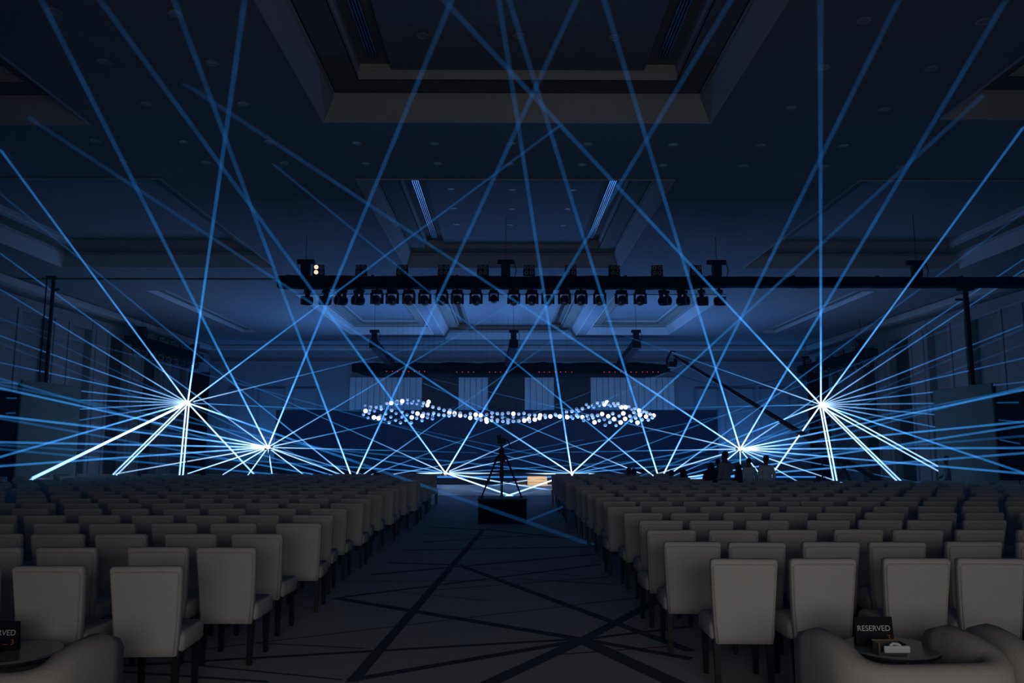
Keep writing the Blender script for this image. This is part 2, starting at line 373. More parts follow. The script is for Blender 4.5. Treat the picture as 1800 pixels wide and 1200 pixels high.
for k, (px, Y) in emit.items():
    p = at(px[0], px[1], Y)
    z0 = .42 if k in 'CD' else 0
    root = empty('laser_projector', (p.x, p.y, z0)); tag(root, lab[k], 'laser projector', 'laser projectors around the stage')
    c = Vector((0, 0, p.z - z0))
    hz = min(.11, c.z)
    MB().box(-.17, .17, .02, .40, c.z - hz, c.z + .11, .015, 2).build('housing', M_blackm, root)
    MB().cyl((0, .03, c.z), (0, -.02, c.z), .075, 16).build('aperture', M_apert, root, True)
    if c.z > .5:
        MB().cyl((0, .2, .0), (0, .2, c.z - .11), .025, 10).build('pole', M_blackm, root)
        for a in range(3):
            an = R(90 + 120 * a)
            MB().tube([(0, .2, .55), (.45 * math.cos(an), .2 + .45 * math.sin(an), .015)], .014, 6).build('stand_leg', M_blackm, root)
    elif c.z > .12:
        MB().box(-.12, .12, .08, .34, 0, c.z - .10, .01, 1).build('foot_bracket', M_blackm, root)
    for (q, kind) in B_[k]:
        e = room_hit(*q)
        if kind in 'fg':                        # aimed over the seats: passes inside the masking panels and on to the shell behind
            w_ = at(q[0], q[1], 17.0); d_ = w_ - p; ts = []
            for ax, v in ((2, H), (2, 0.0), (0, XL + .36), (0, XR - .36), (1, YR)):
                if abs(d_[ax]) > 1e-6:
                    t_ = (v - p[ax]) / d_[ax]
                    if t_ > .5: ts.append(t_)
            e = p + d_ * min(ts)
        if kind == 'c':                         # stopped by the tops of the chairs
            e = at(q[0], q[1], 20.4)
        if kind in 'Lc':
            for s in ((-.085, .085) if kind == 'L' else (-.14, .14)): beam(root, p, e, 'l', s)
        else: beam(root, p, e, kind, grow=1.5 if kind == 'u' else 1.0)


# ================================================================== STAGE
st = empty('stage', (XC, 37.5, 0)); tag(st, 'low dark stage with a blue light strip along its front edge', 'stage')
MB().box(-14.2, 14.2, 0, 8.9, .0, .38, .01, 1).build('stage_body', M_deck, st)
MB().box(-14.25, 14.25, -.03, 8.9, .38, .42, .005, 1).build('deck', M_deck, st)
MB().box(-14.2, 14.2, -.075, -.03, .335, .395).build('light_strip', M_led, st)
df = MB().box(-7.0, 7.0, 29.2, 37.35, .001, .02).build('dance_floor', M_dance)
tag(df, 'pale glossy dance floor between the last seats and the stage', 'dance floor')
lw = empty('led_wall', (XC, 45.3, .42)); tag(lw, 'wide low dark blue video wall across the back of the stage', 'video wall')
xa, xb = at(484, 750, 45.3).x - XC, at(1262, 750, 45.3).x - XC; n = 12
for k in range(n):
    MB().box(xa + (xb - xa) * k / n + .005, xa + (xb - xa) * (k + 1) / n - .005, 0, .12, .05, 3.40, .01, 1).build('screen_panel', M_screen, lw)
MB().box(xa, xb, .12, .4, 0, 3.2, .01, 1).build('back_frame', M_blackm, lw)
ss = empty('stage_steps', (1.42, 37.40, 0)); tag(ss, 'warm-lit wooden stage steps at the end of the aisle', 'steps')
for k in range(3):
    MB().box(-.45, .45, -.9 + .3 * k, 0, .02 + .13 * k, .02 + .13 * k + .115, .008, 1).build('tread', M_step, ss)
sl = bpy.data.lights.new('step_light', 'SPOT'); sl.energy = 420; sl.color = (1, .74, .5); sl.spot_size = R(34); sl.shadow_soft_size = .05
so = bpy.data.objects.new('step_light', sl); COL.objects.link(so); so.location = (1.42, 35.2, 2.6); so.rotation_euler = (Vector((1.42, 37.0, .2)) - so.location).to_track_quat('-Z', 'Y').to_euler()

# ================================================================== TRUSSES AND LAMPS
def hoist(x, y, ztop, zc, label, w=.40):
    r = empty('chain_hoist', (x, y, ztop)); tag(r, label, 'chain hoist', 'chain hoists')
    MB().box(-.13, .13, -.11, .11, .02, .36, .03, 2).build('motor', M_blackm, r)
    MB().box(-w / 2, w / 2, -.07, .07, .36, .50, .02, 2).build('gear_housing', M_blackm, r)
    MB().box(-.05, .05, -.05, .05, .0, .03).build('hook', M_blackm, r)
    MB().cyl((0, 0, .50), (0, 0, zc - ztop), .008, 6).build('chain', M_wire, r)
    MB().tube([(w / 2, 0, .46), (w / 2 + .06, 0, .2), (w / 2 + .02, 0, .02)], .012, 6).build('cable', M_blackm, r)
    return r
def proto_head():
    r = empty('moving_head_lamp'); r['category'] = 'stage lamp'
    MB().box(-.15, .15, -.10, .10, -.10, -.02, .015, 2).build('base', M_blackm, r)
    MB().box(-.03, .03, -.03, .03, -.03, .06).build('clamp', M_blackm, r)
    y = MB(); y.loft([[(x - .03, -.05, z), (x + .03, -.05, z), (x + .03, .05, z), (x - .03, .05, z)] for x, z in ((-.155, -.42),)] + [[(-.185, -.05, -.12), (-.125, -.05, -.12), (-.125, .05, -.12), (-.185, .05, -.12)]])
    y.box(-.185, .185, -.05, .05, -.14, -.10, .01, 1); y.box(.125, .185, -.05, .05, -.42, -.12, .01, 1)
    y.build('yoke', M_blackm, r)
    h = MB(); prof = [(.16, .06), (.14, .115), (.05, .135), (-.10, .135), (-.17, .13)]
    h.loft([[(rr * math.cos(a), yy, -.33 + rr * math.sin(a)) for a in [2 * math.pi * k / 16 for k in range(16)]] for yy, rr in prof])
    hd = h.build('head', M_blackm, r, True)
    MB().loft([[(rr * math.cos(a), yy, -.33 + rr * math.sin(a)) for a in [2 * math.pi * k / 20 for k in range(20)]] for rr, yy in ((.135, -.165), (.142, -.175), (.120, -.185), (.118, -.17))], closed=True).build('lens_ring', M_ring, hd, True)
    MB().sphere((0, -.172, -.33), .116, 16, 8, (1, .12, 1)).build('lens', M_lens, hd, True)
    return r
def proto_blinder():
    r = empty('blinder_lamp'); r['category'] = 'stage lamp'
    MB().box(-.155, .155, -.06, .08, .06, .37, .015, 2).build('housing', M_blackm, r)
    MB().box(-.17, -.155, -.02, .02, -.02, .24).build('bracket', M_blackm, r); MB().box(.155, .17, -.02, .02, -.02, .24).build('bracket', M_blackm, r)
    for sx in (-.075, .075):
        for sz in (.14, .29):
            c = MB().cyl((sx, -.055, sz), (sx, -.075, sz), .062, 14).build('cell', M_cell, r, False)
            MB().cyl((sx, -.07, sz), (sx, -.082, sz), .030, 10).build('bulb', M_cellcore, c)
    return r
PH, PB = proto_head(), proto_blinder()
used = {'h': 0, 'b': 0}
def place(proto, key, loc, rz, label, group, sc=1):
    o = proto if not used[key] else copy_tree(proto); used[key] = 1
    o.location = loc; o.rotation_euler = (0, 0, rz); o.scale = (sc, sc, sc); o['label'] = label; o['group'] = group
    return o
# ---- main truss over the seats
YT = 22.4
tl = at(490, 499, YT); zt = at(890, 497, YT).z
mt = MB(); N_ = 60; rings = []
for i in range(N_ + 1):
    x = tl.x + (17.2 - tl.x) * i / N_; j = .012 * math.sin(i * 1.7) + .01 * math.sin(i * .63)
    if x < 5.5: z0, z1 = zt - .165, zt + .165 + j
    else: z0, z1 = zt - .125 + .02, zt + .155 + j * .5
    sg = .012 * math.sin(i * 2.1)
    rings.append([(x, -.17, z0 + sg), (x, -.19, (z0 + z1) / 2), (x, -.17, z1), (x, .17, z1), (x, .19, (z0 + z1) / 2), (x, .17, z0 + sg)])
trs = empty('main_truss', (0, YT, 0)); tag(trs, 'long black-wrapped lighting truss crossing the hall above the seats', 'truss')
mt.loft(rings).build('black_wrap', M_black, trs)
for i in range(9):
    x = tl.x + .3 + i * 2.4
    if x < 17: MB().box(x - .04, x + .04, -.2, .2, zt + .15, zt + .19, .01, 1).build('strap', M_blackm, trs)
for i, (px, lbl) in enumerate(((537, 'leftmost chain hoist above the long black truss'), (889, 'chain hoist above the middle of the long black truss'), (1260, 'chain hoist right of the blinders on the long truss'), (1612, 'rightmost chain hoist on the bare end of the long truss'))):
    x = at(px, 485, YT).x; zc = ceil_z(x, YT)
    hoist(x, YT, zt + .17, zc, lbl, .55 if px in (1260, 1612) else .48)
for i, px in enumerate((560, 635, 707, 780, 849, 930, 1003, 1080, 1155, 1223)):
    b = place(PB, 'b', (at(px, 488, YT).x, YT - .02, zt + .14), R(18 if i in (0, 7) else random.uniform(-5, 5)),
          f'four-cell blinder on top of the long truss, {nth(i + 1)} from the left' + (', two cells lit' if i == 0 else ''), 'blinders on the long truss')
    if i == 0: lit_blinder = b
heads = (541, 573, 601, 631, 663, 690, 719, 747, 777, 804, 837, 868, 903, 935, 963, 992, 1021, 1054, 1092, 1125, 1167, 1199, 1233, 1264)
for i, px in enumerate(heads):
    rz = R(-70) if i in (0, 1) else R(-48) if i in (2, 3) else R(48) if i in (20, 21) else R(72) if i in (22, 23) else R(random.uniform(-4, 4))
    if i == 11: rz = R(180)
    place(PH, 'h', (at(px, 520, YT).x, YT - .02, zt - .20), rz, f'black moving head lamp hanging under the long truss, {nth(i + 1)} from the left', 'moving heads under the long truss', .8 if i == 11 else 1)
# ---- side trusses running towards the stage
def side_truss(X, y0, y1, z, nm, sg):
    r = empty('side_truss', (X, (y0 + y1) / 2, 0)); hl = (y1 - y0) / 2
    tag(r, f'black lighting truss along the {nm} wall, pointing to the stage', 'truss')
    rg = []
    for i in range(13):
        y = -hl + 2 * hl * i / 12; j = .02 * math.sin(i * 2.3)
        rg.append([(-.2, y, z - .2), (-.22, y, z), (-.2, y, z + .2 + j), (.2, y, z + .2 + j), (.22, y, z), (.2, y, z - .2 - j)])
    MB().loft(rg).build('black_wrap', M_black, r, True)
    MB().box(-.26, .26, -hl - .25, -hl - .02, z - .22, z + .16, .03, 2).build('end_box', M_blackm, r)
    MB().box(-.25, .25, hl - .1, hl + .2, z - .22, z + .2, .03, 2).build('end_box', M_blackm, r)
    hoist(X, y0 + .9, z + .21, ceil_z(X, y0 + .9), f'near chain hoist on the {nm} side truss')
    hoist(X, y1 - .5, z + .21, ceil_z(X, y1 - .5), f'far chain hoist on the {nm} side truss')
    for i in range(5):
        place(PB, 'b', (X, y0 + 1.7 + i * (y1 - y0 - 2.6) / 4, z + .17), R(sg * 50), f'blinder on the {nm} side truss, {nth(i + 1)} from the camera', f'blinders on the {nm} side truss', .9)
    for i in range(9):
        place(PH, 'h', (X, y0 + .35 + i * (y1 - y0 - .7) / 8, z - .22), R(sg * 38), f'moving head under the {nm} side truss, {nth(i + 1)} from the camera', f'moving heads under the {nm} side truss', .95)
side_truss(-17.0, 36.0, 43.8, 6.6, 'left', 1)
side_truss(16.7, 36.2, 44.6, 6.05, 'right', -1)
# dark drape drops under the far ends of the side trusses
for X, Yd, pz, nm in ((-16.0, 41.5, 5.6, 'left'), (16.3, 41.5, 5.6, 'right')):
    m = MB(); rg = []
    for i in range(17):
        x = -.55 + 1.1 * i / 16; y = .05 * math.sin(i * 1.9)
        rg.append([(x, y - .02, 0), (x, y + .02, 0), (x, y + .02, pz), (x, y - .02, pz)])
    tag(m.loft(rg).build('black_drape', M_black, None, True, (X, Yd, 0)), f'narrow black drape hanging by the {nm} wall near the stage', 'drape')
# the lit cells of the first blinder: separate mesh data
k = 0
for c in [c for c in lit_blinder.children if c.name.startswith('cell')]:
    if c.data.vertices[0].co.x < 0 and c.name.startswith('cell'):
        c.data = c.data.copy(); c.data.materials.clear(); c.data.materials.append(M_celllit)
        for g in c.children: g.data = g.data.copy(); g.data.materials.clear(); g.data.materials.append(M_celllit)
# ---- far truss over the stage
YF = 42.6
r = empty('stage_truss', (0, YF, 0)); tag(r, 'black-skirted truss over the stage with a row of red status lights', 'truss')
def fx(px, py=648): return at(px, py, YF)
def skirt(x0, x1, za, zb, dy, nm, curve):
    rg = []; n = 40
    for i in range(n + 1):
        u = i / n; x = x0 + (x1 - x0) * u; e = min(u, 1 - u) * n
        sh = -.16 * max(0, 1 - e / 4) * curve
        j = .03 * math.sin(i * 1.1) + .02 * math.sin(i * 2.7)
        hh = (zb - za) * (1 if e > 2 else .55 + .225 * e)
        rg.append([(x, dy - .25, zb - hh + sh), (x, dy - .32, zb - hh * .5 + sh), (x, dy - .25, zb + j + sh * .4), (x, dy + .25, zb + j + sh * .4), (x, dy + .25, zb - hh + sh)])
    return MB().loft(rg).build(nm, M_black, r, True)
z1 = fx(900, 638).z; z0 = fx(900, 658).z
skirt(fx(620).x, fx(1176).x, z0 + .05, z1, 0, 'black_wrap', 1)
skirt(fx(636).x, fx(1158).x, fx(900, 663).z, z0 + .22, -.12, 'valance', .2)
for px in (682, 692, 701, 710, 720, 730, 739, 748, 804, 814, 824, 833, 861, 871, 880, 890, 947, 956, 965, 975, 984, 993, 1004, 1060, 1069, 1079, 1089, 1098, 1107, 1116, 1127, 1135, 1145, 1154):
    p = fx(px, 654 if px < 800 else 655)
    MB().sphere((p.x, -.47, p.z), .026, 6, 4).build('status_light', M_red, r)
for i, (px, qx, lbl) in enumerate(((657, 688, 'left'), (903, 893, 'middle'), (1119, 1090, 'right'))):
    a = at(px, 604, 35.4); b = at(qx, 640, YF)
    t = empty('spur_truss', (a.x, a.y, a.z)); tag(t, f'{lbl} black-wrapped spur truss linking a hoist to the stage truss', 'truss', 'spur trusses')
    d = b - a
    rg = [[(u * d.x - .18, u * d.y, u * d.z - .16), (u * d.x + .18, u * d.y, u * d.z - .16), (u * d.x + .17, u * d.y, u * d.z + .16), (u * d.x - .17, u * d.y, u * d.z + .16)] for u in [q / 8 for q in range(9)]]
    MB().loft(rg).build('black_wrap', M_black, t)
    MB().box(-.2, .2, -.03, .06, -.2, .2, .02, 1).build('end_plate', M_blackm, t)
    hoist(a.x, a.y + .12, a.z + .15, ceil_z(a.x, a.y + .12), f'chain hoist above the {lbl} spur truss', .42)

# ================================================================== HANGING BALL LAMPS
orbL = '138,208,d 202,225,m 265,228,m 318,215,d 145,270,b 195,258,d 245,270,d 322,248,m 122,310,d 185,295,d 173,347,d 240,343,b 292,352,b 312,322,d 375,300,d 362,362,d 385,185,m 435,182,b 502,157,m 560,160,b 500,188,d 550,185,d 620,142,d 618,180,d 680,158,d 668,178,d 742,150,d 725,190,d 800,180,m 788,213,d 858,168,b 845,205,b 907,225,m 975,240,m 1032,262,m 1100,262,m 1092,288,b 440,262,m 490,298,d 432,337,d 485,375,d 412,400,d 540,402,d 555,338,d 560,280,d 600,375,d 612,312,d 678,283,m 667,343,b 732,300,b 722,352,d 787,328,b 800,300,m 852,305,m 845,343,d 783,378,d 662,403,d 915,295,m 905,322,d 902,357,d 972,312,m 1030,318,m 1090,323,m 1152,298,b 1150,315,m 1215,295,m 1215,322,b 1272,325,m 1330,300,m 1328,347,b 1390,312,b 1392,352,m 1447,320,b 1452,370,m 1515,310,d 1510,365,b 1515,390,b 1575,293,m 1575,338,m 1572,377,m 1635,300,m 1635,372,m 1635,390,d 1693,302,m 1693,345,d 1698,388,m 1757,293,m 1755,375,m 1755,402,m'
orbR = '22,293,m 80,302,b 140,305,m 200,297,m 18,372,m 18,402,m 78,340,d 80,387,m 142,383,m 197,347,d 203,378,b 253,362,b 262,388,m 260,317,m 322,318,m 322,367,b 382,320,b 375,350,b 435,320,m 442,343,m 498,332,b 555,310,m 565,322,d 605,332,b 680,282,m 742,275,m 680,322,d 688,340,b 730,333,d 752,352,d 795,248,d 815,268,d 860,243,m 905,197,d 930,227,m 970,203,d 988,225,d 793,320,m 808,337,m 860,340,b 873,375,d 915,325,m 928,358,d 967,318,m 980,347,m 1032,320,m 997,398,b 1050,380,m 1083,305,b 1107,365,d 1118,430,d 1152,330,b 1170,397,m 1203,300,m 1218,362,b 1240,433,d 1275,327,m 1292,400,b 1322,298,b 1343,360,b 1397,328,m 1412,383,m 1442,285,m 1463,350,m 1483,402,b 1510,315,b 1500,265,b 1535,370,m 1580,333,b 1605,370,m 1650,345,m 1665,322,b 1625,305,m 1587,288,m 1558,270,d 1538,285,d 1450,245,m 1418,252,d 1385,220,m 1348,228,b 1330,205,d 1300,228,b 1278,212,d 1262,185,m 1230,210,m 1213,185,m 1178,212,d 1155,195,d 1138,172,b 1108,198,b 1095,178,m 1052,207,d 1030,178,m'
orbs = []
for txt, ox in ((orbL, 620), (orbR, 890)):
    for w in txt.split():
        a, b, k = w.split(','); orbs.append((ox + int(a) / 6.43, 680 + int(b) / 6.43, k))
orbs.sort()
OM = {k: (MB().sphere((0, 0, 0), rr, 14, 10).mesh('ball', True), m) for k, rr, m in (('b', .105, M_orbB), ('m', .088, M_orbM), ('d', .082, M_orbD))}
for me, m in OM.values(): me.materials.append(m)
capm = MB().cyl((0, 0, .08), (0, 0, .13), .028, 8).mesh('cap'); capm.materials.append(M_wire)
cnt = {}; words_k = {'b': 'bright white', 'm': 'softly glowing', 'd': 'dim bluish'}
for i, (px, py, k) in enumerate(orbs):
    Y = 40.6 + .9 * math.sin(i * 2.399) - (py - 725) * .03
    p = at(px, py, Y)
    zone = 'left crest' if px < 765 else 'middle strand' if px < 1010 else 'right crest'
    cnt[zone, k] = cnt.get((zone, k), 0) + 1
    o = link('ball_lamp', OM[k][0]); o.location = p
    tag(o, f'{words_k[k]} hanging ball lamp, {nth(cnt[zone, k])} such from the left in the {zone}', 'ball lamp', 'hanging ball lamps above the stage')
    c = link('cap', capm, o)
    MB().cyl((0, 0, .12), (0, 0, ceil_z(p.x, p.y) + .01 - p.z), .0012, 4).build('wire', M_wire, o)

# ================================================================== CEILING DOWNLIGHTS
dlr = MB().loft([[(rr * math.cos(a), rr * math.sin(a), z) for a in [2 * math.pi * q / 16 for q in range(16)]] for rr, z in ((.095, -.012), (.105, 0), (.078, 0), (.073, -.010))], closed=True).mesh('trim_ring', True); dlr.materials.append(M_down)
dlb = MB().cyl((0, 0, -.001), (0, 0, -.004), .076, 16).mesh('baffle'); dlb.materials.append(M_downin)
rows = [('row nearest the camera', [(95, 20), (308, 24), (1519, 36), (1728, 38)], 0), ('second row from the camera', [(182, 108), (372, 110), (1448, 118), (1637, 120)], 0),
        ('third row from the camera', [(257, 182), (427, 182), (1391, 189), (1555, 192)], 0),
        ('row just beyond the near coffer', [(167, 247), (323, 249), (473, 249), (627, 251), (763, 252), (898, 252), (1033, 253), (1183, 254), (1337, 255), (1483, 256), (1628, 256)], 0),
        ('row just before the second coffer', [(217, 283), (362, 285), (500, 286), (643, 287), (769, 287), (897, 288), (1023, 289), (1165, 290), (1307, 291), (1447, 292), (1583, 292)], 0),
        ('panel of the near centre coffer', [(743, 63), (913, 63), (1080, 66)], .60), ('near row inside the second coffer', [(793, 332), (900, 333), (1007, 334)], .60),
        ('middle row inside the second coffer', [(798, 366), (900, 367), (998, 367)], .60), ('far row inside the second coffer', [(803, 394), (897, 395), (990, 396)], .60)]
for nm, pts, dz in rows:
    for i, q in enumerate(pts):
        p = on_z(*q, H + dz)
        o = empty('ceiling_downlight', (p.x, p.y, H + dz)); tag(o, f'unlit round downlight, {nth(i + 1)} from the left in the {nm}', 'downlight', 'recessed downlights')
        link('trim_ring', dlr, o); link('baffle', dlb, o)

# ================================================================== SIDE PANELS, MASTS, DARK DRAPES
for nm, sg in (('left', -1), ('right', 1)):
    if sg < 0: a = at(38, 668, 23.8); b = at(142, 679, 26.7)
    else: a = at(1744, 672, 23.8); b = at(1641, 686, 27.1)
    d = (b - a); d.z = 0; L_ = d.length; ang = math.atan2(d.y, d.x)
    o = empty('masking_panel', (a.x, a.y, 0), ang); tag(o, f'tall plain grey-green masking panel beside the {nm} wall', 'panel')
    hh = (a.z + b.z) / 2; n = 1
    for q in range(n):
        MB().box(L_ * q / n + .004, L_ * (q + 1) / n - .004, -.03, .03, .05, hh, .006, 1).build('sheet', M_panel, o)
    for q in range(n + 1):
        MB().box(L_ * q / n - .03, L_ * q / n + .03, (.03 if sg < 0 else -.08), (.08 if sg < 0 else -.03), 0, hh - .1).build('upright', M_blackm, o)
    X = XL + .45 if sg < 0 else XR - .45
    rg = []
    for i in range(41):
        y = 24.6 + 7.2 * i / 40; w = .05 * math.sin(i * 1.7)
        rg.append([(X + w - .02, y, 0), (X + w + .02, y, 0), (X + w + .02, y, 3.7), (X + w - .02, y, 3.7)])
    tag(MB().loft(rg).build('wall_drape', M_black, None, True), f'black drape along the {nm} wall behind the masking panel', 'drape')
    # lamps standing on a case beside the drape
    o = empty('flight_case', (sg * 17.0 + XC, 25.0, 0)); tag(o, f'black flight case stack against the {nm} wall', 'flight case')
    for q in range(3): MB().box(-.5, .5, -.4, .4, .02 + q * 1.15, 1.13 + q * 1.15, .02, 1).build('case', M_blackm, o)
    MB().box(-.3, .05, -.2, .2, 3.46, 3.8, .05, 2).build('lamp_box', M_blackm, o); MB().box(.1, .4, -.2, .2, 3.46, 3.66, .04, 2).build('lamp_box', M_blackm, o)
o = empty('mast_frame', (at(76, 660, 25.2).x, 25.2, 0)); tag(o, 'slim black twin-pole mast rising behind the left masking panel', 'mast')
zt_ = at(78, 488, 25.2).z
for dx, rr in ((-.12, .018), (.10, .045)): MB().box(dx - rr, dx + rr, -rr, rr, 0, zt_, .01, 1).build('pole', M_blackm, o)
MB().box(-.14, .18, -.05, .05, zt_, zt_ + .06, .01, 1).build('crossbar', M_blackm, o)
MB().box(.18, .30, -.03, .03, zt_ - .42, zt_ - .34, .01, 1).build('bracket', M_blackm, o)
xx = at(1703, 590, YT).x
PB0 = at(1710, 676, YT).z
o = empty('drop_pipe', (xx, YT, PB0)); tag(o, 'black square pipe dropping from the bare end of the long truss', 'pipe')
MB().box(-.06, .06, -.05, .05, 0, zt - .13 - PB0, .01, 1).build('pipe', M_blackm, o); MB().box(-.2, .2, -.12, .12, zt - .2 - PB0, zt - .13 - PB0, .01, 1).build('clamp', M_blackm, o)
MB().box(-.3, -.10, -.03, .03, zt - .5 - PB0, zt - .44 - PB0).build('bracket', M_blackm, o)

# ================================================================== CAMERA CRANE
hp = at(1180, 622, 33.0); bp_ = at(1482, 806, 30.0)
o = empty('camera_crane', (bp_.x, bp_.y, 0)); tag(o, 'black camera crane with its long arm raised towards the stage', 'camera crane')
def loc(p): return Vector(p) - o.location
d = (hp - bp_); u = d.normalized()
tip = bp_ + d * .985; tail = bp_ - u * 1.5
ar = MB(); ar.tube([loc(tail), loc(bp_), loc(bp_ + d * .55), loc(bp_ + d * .9)], [.10, .115, .085, .06], 8); arm = ar.build('arm', M_blackm, o)
MB().tube([loc(bp_ + d * .86), loc(bp_ + d * .93), loc(tip)], [.09, .06, .04], 8).build('arm_tip', M_blackm, arm)
gn = [at(1187, 618, 33), at(1180, 617, 33), at(1175, 626, 33), at(1172, 634, 33), at(1173, 642, 33)]
MB().tube([loc(q) for q in gn], .045, 8).build('remote_head_yoke', M_blackm, o)
p = loc(at(1181, 641, 33)); MB().box(p.x - .14, p.x + .14, p.y - .2, p.y + .2, p.z - .12, p.z + .12, .03, 2).build('camera_body', M_blackm, o)
p2 = loc(at(1187, 637, 33)); MB().box(p2.x - .06, p2.x + .06, p2.y - .1, p2.y + .1, p2.z - .14, p2.z + .16, .02, 2).build('matte_box', M_blackm, o)
t_ = loc(tail)
for q in (-.12, 0, .12): MB().cyl(t_ + Vector((q - .04, 0, -.12)), t_ + Vector((q + .04, 0, -.12)), .2, 16).build('counterweight', M_blackm, o)
MB().cyl((0, 0, .85), (0, 0, loc(bp_).z), .09, 12).build('column', M_blackm, o)
for a in range(3):
    an = R(30 + 120 * a); MB().tube([(0, 0, .95), (.75 * math.cos(an), .75 * math.sin(an), .02)], [.06, .035], 8).build('leg', M_blackm, o)
MB().tube([loc(at(1497, 774, 29.9)), loc(at(1481, 805, 29.9))], .02, 6).build('monitor_arm', M_blackm, o)
pm = loc(at(1478, 806, 29.8)); MB().box(pm.x - .2, pm.x + .2, pm.y - .03, pm.y + .03, pm.z - .14, pm.z + .12, .02, 1).build('monitor', M_blackm, o)
pts = [Vector(at(1174, 650, 42.8)).lerp(Vector(at(1402, 652, 44)), q / 24) for q in range(25)]
for i, q in enumerate(pts): q.z -= .85 * (1 - ((i - 12) / 12) ** 2)
tag(MB().tube(pts, .013, 5).build('slack_cable', M_wire), 'thin black cable sagging from the stage truss to the right side truss', 'cable')

# ================================================================== CAMERA PLATFORM IN THE AISLE
pf = on_z(883, 921, 0); PYf = pf.y
wpx = 82 / F * PYf * 1.02
o = empty('camera_riser', (pf.x, PYf, 0)); tag(o, 'small black box riser in the aisle under the camera tripod', 'riser')
MB().box(-wpx / 2, wpx / 2, 0, 1.0, 0, .545, .01, 1).build('skirt', M_black, o); MB().box(-wpx / 2 - .02, wpx / 2 + .02, -.02, 1.02, .545, .575, .006, 1).build('top_board', M_grey, o)
o = empty('camera_tripod', (pf.x - .02, PYf + .5, .575)); tag(o, 'black tripod with a video camera on the riser in the aisle', 'tripod')
apex = .98
for a in (R(200), R(340), R(90)):
    foot = Vector((.50 * math.cos(a), .34 * math.sin(a), .02)); top = Vector((.10 * math.cos(a), .08 * math.sin(a), apex)); sd = Vector((-math.sin(a), math.cos(a), 0)) * .03
    lg = MB().tube([foot + sd * .4, top + sd], .016, 6).build('leg', M_blackm, o)
    MB().tube([foot - sd * .4, top - sd], .016, 6).build('leg_tube', M_blackm, lg)
    m_ = foot.lerp(top, .42); MB().box(m_.x - .035, m_.x + .035, m_.y - .03, m_.y + .03, m_.z - .03, m_.z + .03, .008, 1).build('leg_lock', M_blackm, lg)
    MB().tube([foot.lerp(top, .35), (0, 0, .33)], .008, 6).build('spreader_arm', M_blackm, lg)
    MB().box(foot.x - .035, foot.x + .035, foot.y - .03, foot.y + .03, .0, .04, .01, 1).build('foot', M_blackm, lg)
MB().cyl((0, 0, .50), (0, 0, 1.0), .03, 10).build('centre_column', M_blackm, o)
MB().box(-.05, .05, -.07, .05, .46, .66, .02, 2).build('control_unit', M_blackm, o)
MB().box(-.09, .09, -.10, -.06, .84, .95, .015, 2).build('monitor', M_blackm, o)
MB().box(-.10, .10, -.08, .08, .95, 1.02, .02, 2).build('bowl', M_blackm, o)
MB().cyl((0, 0, 1.02), (0, 0, 1.16), .06, 12).build('fluid_head', M_blackm, o)
MB().tube([(.05, 0, 1.34), (.13, -.10, 1.36), (.24, -.20, 1.14)], .014, 6).build('pan_handle', M_blackm, o)
MB().box(-.10, .10, -.2, .22, 1.26, 1.39, .02, 2).build('camera_body', M_blackm, o); MB().cyl((0, .2, 1.32), (0, .40, 1.32), .06, 14).build('lens', M_blackm, o)
MB().box(-.03, .03, -.12, .2, 1.16, 1.24, .01, 1).build('mount_plate', M_blackm, o); MB().box(-.12, -.02, -.16, -.05, 1.39, 1.46, .015, 2).build('viewfinder', M_blackm, o)
MB().tube([(-.03, -.1, 1.40), (-.03, -.05, 1.47), (-.03, .12, 1.47), (-.03, .18, 1.40)], .012, 6).build('carry_handle', M_blackm, o)

# ================================================================== CHAIRS
def back_mesh(lo=False):
    m = MB(); rings = []
    nz = 4 if lo else 9
    def sect(z, w, yc, th, rc, n):
        pts = []
        for cx, cy, a0 in ((1, 1, 0), (-1, 1, 90), (-1, -1, 180), (1, -1, 270)):
            for q in range(n + 1):
                a = R(a0 + 90 * q / n); pts.append((cx * (w / 2 - rc) + rc * math.cos(a), yc + cy * (th / 2 - rc) + rc * math.sin(a), z))
        return pts
    n = 1 if lo else 3
    for i in range(nz):
        u = i / (nz - 1); z = .335 + .585 * u
        w = .425 + .07 * u ** .8; yc = -.215 - .075 * u ** 1.4; th = .085 - .01 * u
        rings.append(sect(z, w, yc, th, .022, n))
    for dz, k in (((.018, .985), (.032, .94)) if not lo else ((.03, .95),)):
        rings.append(sect(.92 + dz, .495 * k, -.290, .075 * (1 if k > .95 else .62), .018, n))
    return m.loft(rings)
def seat_mesh(lo=False):
    m = MB(); prof = [(.345, .92), (.37, 1.0), (.455, 1.0), (.485, .93)] if not lo else [(.345, .95), (.47, 1.0), (.485, .93)]
    rg = []
    for z, k in prof:
        pts = []
        for cx, cy, a0 in ((1, 1, 0), (-1, 1, 90), (-1, -1, 180), (1, -1, 270)):
            n = 1 if lo else 3
            for q in range(n + 1):
                a = R(a0 + 90 * q / n); rc = .05
                pts.append((k * (cx * (.245 - rc) + rc * math.cos(a)), .02 + k * (cy * (.235 - rc) + rc * math.sin(a)), z))
        rg.append(pts)
    return m.loft(rg)
def leg_mesh(sx, sy):
    m = MB(); x, y = sx * .195, (.20 if sy > 0 else -.19); f = .02 * sy
    return m.loft([[(x - .018, y + f - .018, 0), (x + .018, y + f - .018, 0), (x + .018, y + f + .018, 0), (x - .018, y + f + .018, 0)],
                   [(x - .026, y - .026, .36), (x + .026, y - .026, .36), (x + .026, y + .026, .36), (x - .026, y + .026, .36)]])
